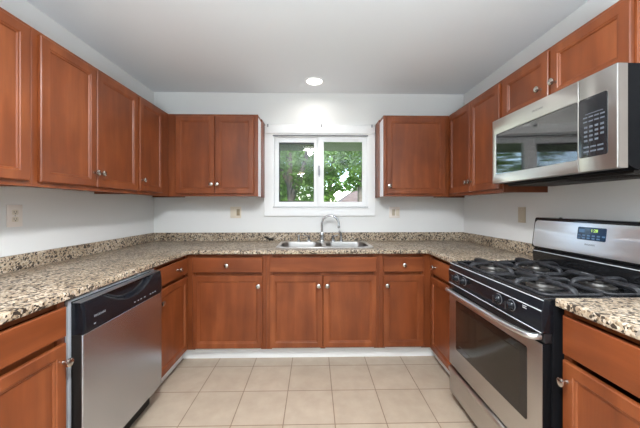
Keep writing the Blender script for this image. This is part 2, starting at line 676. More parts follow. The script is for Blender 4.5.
for zz in (WZ0 + 0.003, WZ1 - 0.010):  # shadow lines at head and sill, drawn as dark grey strips
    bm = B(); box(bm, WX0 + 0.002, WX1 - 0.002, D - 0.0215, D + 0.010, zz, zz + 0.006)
    obj('shadow_strip', bm, simple('grey_shadow_strip', (0.16, 0.16, 0.17), 0.7), win, True)

# ------------------------------------------------------------------ cabinets
def door_bm(x0, x1, z0, z1, th=0.020, rail=0.043, flat=False):
    bm = bmesh.new()
    prof = [(0, -0.0025), (0, -th + 0.004), (0.004, -th)]
    if not flat:
        prof += [(rail, -th), (rail + 0.003, -th + 0.003), (rail + 0.009, -th + 0.0035), (rail + 0.013, -th + 0.009), (rail + 0.013, -0.004)]
    loops = []
    for ins, y in prof:
        loops.append([bm.verts.new(p) for p in ((x0 + ins, y, z0 + ins), (x1 - ins, y, z0 + ins), (x1 - ins, y, z1 - ins), (x0 + ins, y, z1 - ins))])
    for a, b_ in zip(loops, loops[1:]):
        for k in range(4):
            k2 = (k + 1) % 4
            bm.faces.new((a[k], a[k2], b_[k2], b_[k]))
    if flat:
        bm.faces.new(loops[-1])
        bm.faces.new(loops[0][::-1])
    else:
        a, b_ = loops[-1], loops[0]
        for k in range(4):
            k2 = (k + 1) % 4
            bm.faces.new((a[k], a[k2], b_[k2], b_[k]))
    bmesh.ops.recalc_face_normals(bm, faces=bm.faces[:])
    return bm

def knob(parent, x, z, y=-0.020):
    bm = B()
    lathe(bm, [(0, 0), (0.0085, 0), (0.0072, 0.004), (0.0060, 0.012), (0.0080, 0.017), (0.0160, 0.021), (0.0178, 0.025), (0.0168, 0.030), (0.0115, 0.033), (0, 0.034)], (x, y, z), (0, -1, 0), 20)
    return obj('knob', bm, NICKEL, parent)

def door(cab, x0, x1, z0, z1, kx=None, kz=None):
    d = obj('door', door_bm(x0, x1, z0, z1), WOODV, cab, angle=20)
    i = 0.043 + 0.011
    bm = B(); box(bm, x0 + i, x1 - i, -0.0105, -0.003, z0 + i, z1 - i)
    obj('panel', bm, WOODV, d)
    if kx is not None:
        knob(d, kx, kz)
    return d

def drawer(cab, x0, x1, z0, z1, kx=None, name='drawer'):
    d = obj(name, door_bm(x0, x1, z0, z1, flat=True), WOODH, cab, angle=20)
    if kx is not None:
        knob(d, kx, (z0 + z1) / 2)
    return d

def face_frame(cab, W, z0, z1, stiles, rails, th=0.019, rail_in=0.0003):
    """stiles: (x0, x1); rails: (z0, z1) across the width"""
    bm = B()
    for a, b_ in stiles:
        box(bm, a, b_, 0, th, z0, z1, 0.0008, 1)
    st = sorted(stiles)
    for (r0, r1) in rails:
        for (a0, a1), (b0, b1) in zip(st, st[1:]):
            box(bm, a1, b0, rail_in, th + 0.003, r0, r1)
    return obj('face_frame', bm, WOODV, cab)

def wall_cabinet(label, W, loc, rz, doors, stiles, depth=0.304, z0=UB, z1=UT, side=None, name='wall_cabinet'):
    cab = thing(name, label, 'cabinet', loc, rz, None)
    bm = B()
    t = 0.016
    box(bm, 0.001, t, 0.019, depth, z0, z1)
    box(bm, W - t, W - 0.001, 0.019, depth, z0, z1)
    box(bm, t, W - t, 0.019, depth, z1 - t, z1)
    box(bm, t, W - t, 0.019, depth, z0 + 0.016, z0 + 0.016 + t)
    box(bm, t, W - t, depth - 0.006, depth, z0 + 0.03, z1 - t)
    obj('carcass', bm, CARC, cab)
    face_frame(cab, W, z0, z1, stiles, [(z0, z0 + 0.04), (z1 - 0.045, z1)])
    for d in doors:
        door(cab, *d)
    if side:
        sgn, = side
        x = -0.0 if sgn < 0 else W
        bm = B()
        a, b_ = (x - 0.003, x + 0.001) if sgn < 0 else (x - 0.001, x + 0.003)
        box(bm, a, b_, 0.012, depth - 0.165, z0 + 0.002, z1 - 0.03)
        o = obj('side_panel', bm, LAM, cab)
        o['label'] = 'pale laminate cabinet side'
        bm = B()
        a, b_ = (x - 0.011, x + 0.001) if sgn < 0 else (x - 0.001, x + 0.011)
        box(bm, a, b_, depth - 0.165, depth - 0.001, z0 - 0.003, z1, 0.001, 1)
        obj('scribe_strip', bm, WOODV, cab)
    return cab

ufl = XL + 0.305          # face frame plane of the left run
ufr = XR - 0.305
ufb = D - 0.305
DZ0, DZ1 = UB + 0.024, UT - 0.022
R90 = PI / 2
# left run: local x runs away from the camera (+Y)
wall_cabinet('cherry wall cabinet nearest the camera on the left, cut by the photo edge', 0.752, (ufl, 0.610, 0), R90,
             [(0.022, 0.373, DZ0, DZ1, 0.352, DZ0 + 0.085), (0.378, 0.729, DZ0, DZ1, 0.399, DZ0 + 0.085)], [(0, 0.04), (0.355, 0.397), (0.712, 0.752)])
wall_cabinet('two door cherry wall cabinet above the dishwasher, second from the left edge', 0.792, (ufl, 1.363, 0), R90,
             [(0.028, 0.379, DZ0, DZ1, 0.358, DZ0 + 0.085), (0.383, 0.782, DZ0, DZ1, 0.404, DZ0 + 0.085)], [(0, 0.045), (0.36, 0.40), (0.765, 0.792)])
wall_cabinet('single door cherry wall cabinet in the left far corner', 0.4495 + 0.3045, (ufl, 2.1565, 0), R90,
             [(0.010, 0.345, DZ0, DZ1, 0.035, DZ0 + 0.085)], [(0, 0.03), (0.32, 0.4605)])
# back wall, left of the window
wall_cabinet('two door cherry wall cabinet left of the window', 0.825, (-0.523 - 0.825, ufb, 0), 0,
             [(0.076, 0.430, DZ0, DZ1, 0.406, DZ0 + 0.085), (0.435, 0.790, DZ0, DZ1, 0.459, DZ0 + 0.085)], [(0, 0.09), (0.41, 0.455), (0.775, 0.825)], side=(1,))
# back wall, right of the window
wall_cabinet('wide single door cherry wall cabinet right of the window', ufr - 0.648 - 0.001, (0.648, ufb, 0), 0,
             [(0.026, 0.577, DZ0, DZ1, 0.048, DZ0 + 0.075)], [(0, 0.045), (0.555, ufr - 0.648 - 0.001)], side=(-1,))
# right run: local x runs towards the camera (-Y)
wall_cabinet('two door cherry wall cabinet in the right far corner beside the microwave', D - 1.858, (ufr, D, 0), -R90,
             [(0.337, 0.684, DZ0, DZ1, 0.662, DZ0 + 0.080), (0.690, 1.048, DZ0, DZ1, 0.712, DZ0 + 0.080)], [(0.3055, 0.352), (0.665, 0.71), (1.026, D - 1.858)])
wall_cabinet('short two door cherry cabinet mounted above the microwave', 0.781, (ufr, 1.857, 0), -R90,
             [(0.020, 0.380, 1.835, DZ1, 0.334, 1.915), (0.394, 0.772, 1.835, DZ1, 0.430, 1.915)], [(0, 0.03), (0.37, 0.405), (0.762, 0.781)],
             z0=1.830)

BF = 0.100   # toe height
def base_cabinet(label, W, loc, rz, doors=(), drawers=(), fronts=(), stiles=(), depth=0.606, toe=0.055):
    cab = thing('base_cabinet', label, 'cabinet', loc, rz)
    bm = B()
    t = 0.017
    zt = CT - CTH - 0.001
    box(bm, 0.001, t, 0.019, depth, BF, zt)
    box(bm, W - t, W - 0.001, 0.019, depth, BF, zt)
    box(bm, t, W - t, 0.019, depth, BF, BF + t)
    box(bm, t, W - t, depth - 0.006, depth, BF + t, zt)
    box(bm, 0.001, W - 0.001, toe + 0.016, depth, 0.0, BF)
    obj('carcass', bm, CARC, cab)
    face_frame(cab, W, BF, zt, stiles, [(BF, BF + 0.03), (0.695, 0.75), (zt - 0.03, zt)], rail_in=0.012)
    for d in doors:
        door(cab, *d)
    for d in drawers:
        drawer(cab, *d)
    for d in fronts:
        drawer(cab, *d, name='false_front')
    return cab

bfl, bfr, bfb = XL + 0.607, XR - 0.607, D - 0.607
DR0, DR1 = 0.733, 0.855
DO0, DO1 = 0.115, 0.706
KZ = DO1 - 0.080
# left base run
base_cabinet('cherry base cabinet in the left foreground, cut by the photo edge', 0.60, (bfl, 0.596, 0), R90,
             [(0.020, 0.588, DO0, DO1, 0.572, 0.632)], [(0.020, 0.588, DR0, DR1)], stiles=[(0, 0.045), (0.565, 0.60)])
base_cabinet('cherry base cabinet between the dishwasher and the left corner', D - 1.838, (bfl, 1.838, 0), R90,
             [(0.020, 0.462, DO0, DO1, 0.045, KZ)], [(0.020, 0.462, DR0, DR1, 0.295)], stiles=[(0, 0.035), (0.45, 0.478)])
# back base run
bx0 = bfl + 0.001
base_cabinet('cherry base cabinet with drawer left of the sink cabinet', -0.393 - bx0, (bx0, bfb, 0), 0,
             [(0.052, 0.622, DO0, DO1, 0.590, KZ)], [(0.052, 0.622, DR0, DR1, 0.335)], stiles=[(0, 0.07), (0.605, -0.393 - bx0)])
base_cabinet('two door cherry sink cabinet with a plain false drawer front', 0.931, (-0.392, bfb, 0), 0,
             [(0.027, 0.4595, DO0, DO1, 0.428, KZ), (0.4655, 0.904, DO0, DO1, 0.497, KZ)], [], [(0.027, 0.904, DR0, DR1)], stiles=[(0, 0.045), (0.443, 0.482), (0.886, 0.931)])
base_cabinet('narrow cherry base cabinet with drawer right of the sink cabinet', bfr - 0.540 - 0.001, (0.540, bfb, 0), 0,
             [(0.028, 0.366, DO0, DO1, 0.056, KZ)], [(0.028, 0.366, DR0, DR1, 0.197)], stiles=[(0, 0.045), (0.35, bfr - 0.541)])
# right base run
base_cabinet('narrow cherry base cabinet in the right corner beside the range', D - 1.834, (bfr, D, 0), -R90,
             [(0.642, 1.072, DO0, DO1, 1.045, KZ)], [(0.642, 1.072, DR0, DR1, 0.738 + 0.01)], stiles=[(0.6075, 0.66), (1.062, 1.090)])
base_cabinet('cherry base cabinet in the right foreground in front of the range', 0.62, (bfr, 1.066, 0), -R90,
             [(0.012, 0.600, DO0, 0.685, 0.032, 0.612)], [(0.012, 0.600, DR0 - 0.025, DR1)], stiles=[(0, 0.035), (0.58, 0.62)])

# white boards in the toe recess
bm = B(); box(bm, bfl - 0.055 - 0.0, bfr + 0.055, bfb + 0.055, bfb + 0.066, 0, BF - 0.004)
struct('baseboard_back', bm, BASEW, 'white toe board under the far base cabinets', 'baseboard')
bm = B(); box(bm, bfl - 0.066, bfl - 0.055, 1.842, bfb + 0.066, 0, BF - 0.004)
struct('baseboard_left', bm, BASEW, 'white toe board under the left corner cabinet', 'baseboard')
bm = B(); box(bm, bfr + 0.055, bfr + 0.066, 1.84, bfb + 0.066, 0, BF - 0.004)
struct('baseboard_right', bm, BASEW, 'white toe board under the right corner cabinet', 'baseboard')

# ------------------------------------------------------------------ counters
cfl, cfr, cfb = XL + 0.640, XR - 0.645, D - 0.645
SX0, SX1, SY0, SY1 = -0.330, 0.512, 2.375, 2.852
wt = thing('worktop', 'long speckled granite worktop round the left, far and right corner', 'worktop', (0, D - 0.3, CT))
g = 0.002
outline = [(XL + g, 0.55), (cfl, 0.55), (cfl, cfb), (cfr, cfb), (cfr, 1.836), (XR - g, 1.836), (XR - g, D - g), (XL + g, D - g)]
hole = rrect(SX0 + 0.018, SX1 - 0.018, SY0 + 0.018, SY1 - 0.018, 0.05)
bm = plate2d([outline, hole], CTH, 0.005)
bm.transform(Matrix.Translation((0, 0, CT - CTH)))
obj('slab', bm, GRANITE, wt, True)
for nm, a in (('left', (XL + g, XL + 0.022, 0.55, D - 0.0225)), ('back', (XL + g, XR - g, D - 0.022, D - g)), ('right', (XR - 0.022, XR - g, 1.86, D - 0.0225))):
    bm = B(); box(bm, *a, CT + 0.0005, CT + 0.086, 0.002, 1)
    obj('backsplash', bm, GRANITE, wt, True)
wt2 = thing('worktop', 'short speckled granite worktop in the right foreground before the range', 'worktop', (XR - 0.3, 0.76, CT))
bm = plate2d([[(cfr, 0.44), (XR - g, 0.44), (XR - g, 1.062), (cfr, 1.062)]], CTH, 0.005)
bm.transform(Matrix.Translation((0, 0, CT - CTH)))
obj('slab', bm, GRANITE, wt2, True)
bm = B(); box(bm, XR - 0.022, XR - g, 0.44, 1.062, CT + 0.0005, CT + 0.086, 0.002, 1)
obj('backsplash', bm, GRANITE, wt2, True)

# ------------------------------------------------------------------ sink
sink = thing('kitchen_sink', 'stainless double bowl sink set into the granite below the window', 'sink', (0.09, 2.61, CT))
b1 = (SX0 + 0.032, 0.066, SY0 + 0.035, SY1 - 0.095)
b2 = (0.106, SX1 - 0.032, SY0 + 0.035, SY1 - 0.095)
bm = plate2d([rrect(SX0, SX1, SY0, SY1, 0.045), rrect(*b1, 0.085, 8), rrect(*b2, 0.085, 8)], 0.006, 0.002)
bm.transform(Matrix.Translation((0, 0, CT + 0.0005)))
obj('rim', bm, SINKM, sink, True)
for b_ in (b1, b2):
    bm = B()
    rings = []
    for ins, z, r in ((-0.001, 0.004, 0.086), (0.002, -0.006, 0.084), (0.008, -0.10, 0.08), (0.016, -0.155, 0.075), (0.045, -0.178, 0.05), (0.10, -0.182, 0.03)):
        rings.append([bm.verts.new((x, y, CT + z)) for x, y in rrect(b_[0] + ins, b_[1] - ins, b_[2] + ins, b_[3] - ins, r, 8)])
    for a, c in zip(rings, rings[1:]):
        for k in range(len(a)):
            k2 = (k + 1) % len(a)
            bm.faces.new((a[k], c[k], c[k2], a[k2]))
    bm.faces.new(rings[-1][::-1])
    bmesh.ops.solidify(bm, geom=bm.faces[:], thickness=0.0015)
    bowl = obj('bowl', bm, SINKM, sink, True)
    cx, cy = (b_[0] + b_[1]) / 2, (b_[2] + b_[3]) / 2
    bm = B()
    lathe(bm, [(0, 0.001), (0.020, 0.001), (0.032, 0.002), (0.044, 0.005), (0.046, 0.001), (0.046, 0)], (cx, cy, CT - 0.181), (0, 0, 1), 24)
    obj('drain', bm, CHROME, bowl, True)

# faucet and the pieces along the sink deck
FY = SY1 - 0.045
FZ = CT + 0.0065
fa = thing('faucet', 'chrome gooseneck faucet with two lever handles behind the sink', 'faucet', (0.076, FY, FZ))
bm = B()
lathe(bm, [(0, 0), (0.026, 0), (0.026, 0.006), (0.020, 0.012), (0.017, 0.030), (0.019, 0.036), (0.019, 0.075), (0.014, 0.090), (0, 0.09)], (0.076, FY, FZ), (0, 0, 1), 24)
obj('body', bm, CHROME, fa, True)
pts = [(0.076, FY, FZ + 0.085), (0.076, FY, 1.06), (0.076, FY, 1.10)]
for k in range(1, 12):
    a = PI - PI * k / 11
    pts.append((0.076 + 0.083 + 0.083 * math.cos(a), FY - 0.03 * k / 11, 1.10 + 0.083 * math.sin(a)))
pts += [(0.243, FY - 0.032, 1.075)]
bm = B()
tube(bm, pts, 0.0105, 14)
cyl(bm, (0.243, FY - 0.032, 1.060), (0, 0, 1), 0.0125, 0.022, 16, 0.002)
obj('spout', bm, CHROME, fa, True)
for s, hx in ((-1, -0.054), (1, 0.186)):
    bm = B()
    lathe(bm, [(0, 0), (0.024, 0), (0.023, 0.008), (0.014, 0.016), (0.012, 0.034), (0.015, 0.040), (0.015, 0.050), (0.010, 0.056), (0, 0.058)], (hx, FY, FZ), (0, 0, 1), 20)
    tube(bm, [(hx, FY, FZ + 0.047), (hx + s * 0.02, FY - 0.01, FZ + 0.055), (hx + s * 0.05, FY - 0.02, FZ + 0.066)], [0.006, 0.005, 0.0045], 10, 4)
    obj('handle', bm, CHROME, fa, True)
sd = thing('soap_dispenser', 'slim chrome soap dispenser post left of the faucet', 'soap dispenser', (-0.155, FY, FZ))
bm = B()
lathe(bm, [(0, 0), (0.021, 0), (0.020, 0.006), (0.011, 0.012), (0.010, 0.050), (0, 0.050)], (-0.155, FY, FZ), (0, 0, 1), 20)
obj('post', bm, CHROME, sd, True)
bm = B()
lathe(bm, [(0, 0), (0.012, 0), (0.013, 0.010), (0.009, 0.016), (0, 0.017)], (-0.155, FY, FZ + 0.050), (0, 0, 1), 20)
tube(bm, [(-0.155, FY, FZ + 0.060), (-0.155, FY - 0.030, FZ + 0.061), (-0.155, FY - 0.042, FZ + 0.054)], 0.004, 8, 4)
obj('pump_head', bm, CHROME, sd, True)
sp = thing('side_sprayer', 'chrome side sprayer with angled dark head right of the faucet', 'sprayer', (0.268, FY, FZ))
bm = B()
lathe(bm, [(0, 0), (0.022, 0), (0.021, 0.008), (0.014, 0.016), (0.013, 0.040), (0, 0.040)], (0.268, FY, FZ), (0, 0, 1), 20)
obj('holder', bm, CHROME, sp, True)
bm = B()
tube(bm, [(0.268, FY, FZ + 0.036), (0.268, FY, FZ + 0.060), (0.262, FY - 0.012, FZ + 0.082), (0.246, FY - 0.022, FZ + 0.098)], [0.010, 0.011, 0.012, 0.014], 12, 5)
obj('spray_head', bm, CHROME, sp, True)

# small dark piece by the backsplash
bm = B()
for (x, z, rx, rz_) in ((-0.496, 0.034, 0.020, 0.010), (-0.478, 0.026, 0.022, 0.010), (-0.456, 0.017, 0.018, 0.013), (-0.434, 0.017, 0.020, 0.012), (-0.459, 0.008, 0.014, 0.008)):
    t = bmesh.new()
    bmesh.ops.create_icosphere(t, subdivisions=2, radius=1)
    for v in t.verts:
        v.co *= 1 + 0.14 * math.sin(v.co.x * 9 + x * 50) * math.cos(v.co.z * 7)
    merge(bm, t, Matrix.Translation((x, D - 0.036, CT + z + 0.004)) @ Matrix.Rotation(0.35, 4, 'Y') @ Matrix.Diagonal((rx, 0.010, rz_, 1)))
dk = obj('dark_stopper', bm, BLACKM)
tag(dk, 'small crumpled black item lying against the backsplash left of the sink', 'clutter')

# ------------------------------------------------------------------ dishwasher
DY0, DY1 = 1.214, 1.832
dw = thing('dishwasher', 'built in stainless dishwasher with black control strip below the left counter', 'dishwasher', (XL + 0.33, (DY0 + DY1) / 2, 0))
bm = B()
box(bm, XL + 0.02, -1.048, DY0 + 0.006, DY1 - 0.006, 0.115, 0.862)
box(bm, XL + 0.05, -1.10, DY0 + 0.02, DY1 - 0.02, 0.0, 0.115)
obj('tub', bm, BLACKM, dw, True)
bm = B()
box(bm, -1.046, -1.030, DY0 - 0.017, DY0 - 0.001, 0.10, 0.871, 0.003)
box(bm, -1.046, -1.036, DY1 - 0.006, DY1 + 0.003, 0.10, 0.868, 0.002)
box(bm, -1.046, -1.034, DY0 - 0.014, DY1 + 0.003, 0.862, 0.872, 0.002)
obj('tub_flange', bm, simple('pale_flange_metal', (0.42, 0.44, 0.47), 0.35, 0.4), dw, True)
for by in (1.335, 1.66):
    bm = B()
    box(bm, -1.044, -1.022, by - 0.014, by + 0.014, 0.8725, 0.8815, 0.001)
    obj('mounting_bracket', bm, ALU, dw, True)
dd = bxobj('door', BLACKM, dw, -1.034, -0.992, DY0 + 0.002, DY1 - 0.002, 0.125, 0.722, bev=0.003)
bm = B()
box(bm, -0.9925, -0.984, DY0, DY1, 0.128, 0.722, 0.004, 3)
obj('front_panel', bm, STEELV, dd, True)
# control strip with a scooped hand grip along its top edge
bm = B()
ny, nz = 64, 24
z0c, z1c = 0.724, 0.857
def strip_x(y, z):
    x = -0.980 - 0.012 * ((z - 0.77) / 0.10) ** 2
    e = ((y - 1.54) / 0.20) ** 2
    lim = 0.784 + 0.072 * e
    if z > lim and e < 1.3:
        t = min(1, (z - lim) / 0.016)
        x -= 0.030 * t * t * (3 - 2 * t)
    for d in (y - DY0, DY1 - y):
        if d < 0.008:
            x -= 0.004 * (1 - d / 0.008) ** 2
    return x
grid = [[bm.verts.new((strip_x(DY0 + (DY1 - DY0) * i / ny, z0c + (z1c - z0c) * j / nz), DY0 + (DY1 - DY0) * i / ny, z0c + (z1c - z0c) * j / nz)) for j in range(nz + 1)] for i in range(ny + 1)]
for i in range(ny):
    for j in range(nz):
        bm.faces.new((grid[i][j], grid[i + 1][j], grid[i + 1][j + 1], grid[i][j + 1]))
per = [grid[i][0] for i in range(ny + 1)] + [grid[ny][j] for j in range(1, nz + 1)] + [grid[i][nz] for i in range(ny - 1, -1, -1)] + [grid[0][j] for j in range(nz - 1, 0, -1)]
back = [bm.verts.new((-1.034, v.co.y, v.co.z)) for v in per]
for k in range(len(per)):
    k2 = (k + 1) % len(per)
    bm.faces.new((per[k], back[k], back[k2], per[k2]))
bm.faces.new(back[::-1])
bmesh.ops.recalc_face_normals(bm, faces=bm.faces[:])
cp = obj('control_panel', bm, GLOSSB, dw, True, angle=50)
bm = B()
box(bm, -1.03, -0.994, DY0 + 0.002, DY1 - 0.002, 0.8575, 0.8605, 0.001, 1)
obj('top_edge', bm, ALU, cp, True)
TXL = Matrix.Rotation(R90, 4, 'Z') @ Matrix.Rotation(R90, 4, 'X')     # text facing +X, reading along +Y
TXR = Matrix.Rotation(-R90, 4, 'Z') @ Matrix.Rotation(R90, 4, 'X')    # text facing -X, reading along -Y
bm = text_bm('FRIGIDAIRE', 0.0135)
bm.transform(Matrix.Translation((-0.9795, 1.305, 0.781)) @ TXL)
obj('lettering', bm, PRINTM, cp, True)
for by in (1.275, 1.555, 1.585, 1.61, 1.645, 1.70, 1.725, 1.75):
    bm = B(); box(bm, -0.982, -0.9795, by - 0.005, by + 0.005, 0.7455, 0.7505, 0.0008, 1)
    obj('button', bm, PRINTM, cp, True)
bxobj('toe_panel', BLACKM, dw, -1.075, -1.060, DY0 + 0.004, DY1 - 0.004, 0.001, 0.120)

# ------------------------------------------------------------------ gas range
RY0, RY1 = 1.072, 1.828
RM = (RY0 + RY1) / 2
rg = thing('gas_range', 'black and stainless four burner gas range on the right wall', 'range', (1.24, RM, 0))
bm = B()
box(bm, 0.926, 1.545, RY0, RY1, 0.035, 0.894, 0.004)
obj('body', bm, BLACKSIDE, rg, True)
for fx in (0.99, 1.48):
    for fy in (RY0 + 0.05, RY1 - 0.05):
        bm = B(); cyl(bm, (fx, fy, 0), (0, 0, 1), 0.018, 0.036, 16)
        obj('foot', bm, BLACKM, rg, True)
# lower drawer with a rolled lip
bm = B()
prism(bm, [(0.924, 0.055), (0.900, 0.055), (0.892, 0.064), (0.888, 0.12), (0.887, 0.195), (0.881, 0.205), (0.878, 0.218), (0.882, 0.231), (0.893, 0.236), (0.924, 0.236)], 'y', RY0 + 0.004, RY1 - 0.004, 0.0015)
obj('drawer', bm, STEEL, rg, True)
# oven door
od = bxobj('oven_door', BLACKSIDE, rg, 0.8895, 0.923, RY0 + 0.004, RY1 - 0.004, 0.252, 0.732, bev=0.002)
bxobj('front_panel', STEEL, od, 0.886, 0.8895, RY0 + 0.004, RY1 - 0.004, 0.252, 0.732, bev=0.0015)
bm = plate2d([rrect(RY0 + 0.080, RY1 - 0.090, 0.378, 0.686, 0.010)], 0.003, 0.001)
bm.transform(Matrix(((0, 0, -1, 0.8868), (1, 0, 0, 0), (0, 1, 0, 0), (0, 0, 0, 1))))
ow = obj('oven_window', bm, OVENGLASS, od, True)
bm = plate2d([rrect(RY0 + 0.118, RY1 - 0.128, 0.415, 0.650, 0.006)], 0.002, 0.0006)
bm.transform(Matrix(((0, 0, -1, 0.8845), (1, 0, 0, 0), (0, 1, 0, 0), (0, 0, 0, 1))))
o = obj('inner_glass', bm, simple('inner_oven_glass', (0.022, 0.017, 0.012), 0.10, IOR=1.45), ow, True)
bm = B()
tube(bm, [(0.890, RY1 - 0.014, 0.728), (0.868, RY1 - 0.022, 0.732), (0.852, RY1 - 0.06, 0.738), (0.842, RY1 - 0.18, 0.745), (0.838, RM, 0.750), (0.840, RY0 + 0.18, 0.752), (0.848, RY0 + 0.06, 0.755), (0.862, RY0 + 0.024, 0.757), (0.888, RY0 + 0.018, 0.757)],
     0.0155, 14, 6, 0.85)
obj('handle', bm, ALU, od, True)
# vent band and control panel
bm = B()
prism(bm, [(0.925, 0.736), (0.896, 0.736), (0.894, 0.772), (0.925, 0.772)], 'y', RY0 + 0.002, RY1 - 0.002, 0.001)
for k in range(3):
    box(bm, 0.891, 0.896, RY0 + 0.05, RY1 - 0.05, 0.742 + k * 0.010, 0.746 + k * 0.010)
obj('vent_band', bm, BLACKP, rg, True)
bm = B()
prism(bm, [(0.93, 0.773), (0.889, 0.773), (0.884, 0.779), (0.882, 0.857), (0.886, 0.864), (0.890, 0.898), (0.897, 0.904), (0.93, 0.904)], 'y', RY0, RY1, 0.003)
rcp = obj('control_panel', bm, GLOSSB, rg, True)
for zz, xx in ((0.862, 0.8835), (0.777, 0.8825), (0.9025, 0.8915)):  # highlights along the rounded panel edges, drawn as pale strips
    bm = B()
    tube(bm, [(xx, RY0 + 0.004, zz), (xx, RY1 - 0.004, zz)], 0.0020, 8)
    obj('highlight_trim', bm, TRIMHL, rcp, True)
for ky in (1.726, 1.640, 1.327, 1.240):
    bm = B()
    lathe(bm, [(0, 0), (0.023, 0), (0.0225, 0.008), (0.019, 0.012), (0.0175, 0.024), (0.015, 0.026), (0, 0.026)], (0.8825, ky, 0.828), (-1, 0, 0), 24)
    k_ = obj('knob', bm, GLOSSB, rcp, True)
    bm = B()
    box(bm, 0.8535, 0.8570, ky - 0.005, ky + 0.005, 0.810, 0.846, 0.002)
    obj('grip', bm, BLACKP, k_, True)
    bm = B()
    lathe(bm, [(0.0228, 0.0), (0.0250, 0.0), (0.0250, 0.002), (0.0228, 0.002)], (0.8828, ky, 0.828), (-1, 0, 0), 24)
    o = obj('dial_ring', bm, PRINTD, k_, True)
bm = B()
for a in (0, 0.008):
    box(bm, 0.8815, 0.8825, 1.150, 1.172, 0.843 + a, 0.846 + a)
obj('printed_mark', bm, PRINT, rcp, True)
# cooktop tray with rim
bm = plate2d([rrect(0.896, 1.452, RY0, RY1, 0.02)], 0.010, 0.003)
bm.transform(Matrix.Translation((0, 0, 0.8945)))
rim = plate2d([rrect(0.896, 1.452, RY0, RY1, 0.02), rrect(0.925, 1.430, RY0 + 0.028, RY1 - 0.028, 0.03)], 0.009, 0.003)
merge(bm, rim, Matrix.Translation((0, 0, 0.903)))
obj('cooktop', bm, BLACK, rg, True)
for gx in (1.045, 1.310):
    for gy in (1.268, 1.632):
        bm = B()
        lathe(bm, [(0, 0), (0.062, 0), (0.055, 0.004), (0.046, 0.006), (0.044, 0.016), (0.030, 0.018), (0, 0.018)], (gx, gy, 0.9045), (0, 0, 1), 28)
        bu = obj('burner', bm, BURN, rg, True)
        bm = B()
        lathe(bm, [(0, 0), (0.036, 0), (0.039, 0.003), (0.036, 0.008), (0.020, 0.010), (0, 0.010)], (gx, gy, 0.9225), (0, 0, 1), 28)
        obj('burner_cap', bm, BLACKM, bu, True)
        # cast iron grate: outer square, four risen arms
        bm = B()
        hx, hy = 0.124, 0.166
        sq = [(gx + a, gy + c, 0.9160) for a, c in rrect(-hx, hx, -hy, hy, 0.035, 5)]
        sq.append(sq[0])
        sq.append(sq[1])
        tube(bm, sq, 0.0065, 8, 0, 0.85)
        for a, c in ((-1, 0), (1, 0), (0, -1), (0, 1)):
            h = hx if a else hy
            tube(bm, [(gx + a * h, gy + c * h, 0.915), (gx + a * (h - 0.006), gy + c * (h - 0.006), 0.927), (gx + a * (h - 0.028), gy + c * (h - 0.028), 0.935), (gx + a * 0.055, gy + c * 0.055, 0.937), (gx + a * 0.022, gy + c * 0.022, 0.935)],
                 [0.0115, 0.0135, 0.0145, 0.013, 0.009], 10, 5, 0.75)
        for a in (-1, 1):
            for c in (-1, 1):
                cyl(bm, (gx + a * (hx - 0.012), gy + c * (hy - 0.012), 0.9046), (0, 0, 1), 0.007, 0.010, 10)
        obj('grate', bm, IRON, rg, True)
# backguard
bgp = thing  # (alias kept local)
bm = B()
prism(bm, [(1.452, 0.894), (1.447, 0.985), (1.462, 1.000), (1.4475, 1.004), (1.4410, 1.010), (1.464, 1.190), (1.472, 1.199), (1.55, 1.199), (1.55, 0.894)], 'y', RY0 + 0.002, RY1 + 0.006, 0.002)
bg = obj('backguard', bm, BLACK, rg, True)
sl = math.atan2(1.464 - 1.441, 1.190 - 1.010)
nrm = Vector((-math.cos(sl), 0, math.sin(sl)))
FACE = Matrix(((0, math.sin(sl), -math.cos(sl), 1.441), (-1, 0, 0, RM), (0, math.cos(sl), math.sin(sl), 1.010), (0, 0, 0, 1)))   # local x=-Y, local y=up the slope, local z=out
def on_face(name, b_, mat, parent, off):
    b_.transform(FACE @ Matrix.Translation((0, 0, off)))
    return obj(name, b_, mat, parent, True)
H = (RY1 - RY0) / 2
fp = on_face('face_plate', plate2d([rrect(-H + 0.004, H - 0.012, 0.004, 0.172, 0.022)], 0.003, 0.001), steel('backguard_steel', (0.90, 0.925, 0.96), 0.34, 'y', aniso=0.6), bg, 0.0)
ds = on_face('display', plate2d([rrect(-0.070, 0.082, 0.082, 0.150, 0.006)], 0.002, 0.0006), LCD, bg, 0.003)
dg_ = text_bm('1:28', 0.022)
dg_.transform(Matrix.Translation((0.022, 0.133, 0)))
on_face('digits', dg_, DIGIT, ds, 0.0054)
bm = B()
for r_, n_ in ((0.092, 5), (0.106, 6)):
    for k in range(n_):
        cx = -0.058 + k * 0.026
        box(bm, cx - 0.008, cx + 0.008, r_ - 0.004, r_ + 0.004, 0, 0.0006)
box(bm, -0.062, -0.030, 0.120, 0.140, 0, 0.0006)
on_face('touch_key', bm, LCDB, ds, 0.005)
tb = text_bm('FRIGIDAIRE', 0.011)
tb.transform(Matrix.Translation((0.004, 0.058, 0)))
on_face('lettering', tb, PRINTD, fp, 0.0032)
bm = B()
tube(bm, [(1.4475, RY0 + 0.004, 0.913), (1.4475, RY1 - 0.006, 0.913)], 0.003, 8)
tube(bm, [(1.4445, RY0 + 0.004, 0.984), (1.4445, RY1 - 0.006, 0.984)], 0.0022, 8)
obj('highlight_trim', bm, TRIMHL, bg, True)
bm = B(); lathe(bm, [(0, 0), (0.009, 0), (0.008, 0.005), (0, 0.008)], (1.478, 1.655, 1.1985), (0, 0, 1), 14)
obj('screw', bm, BLACKP, bg, True)

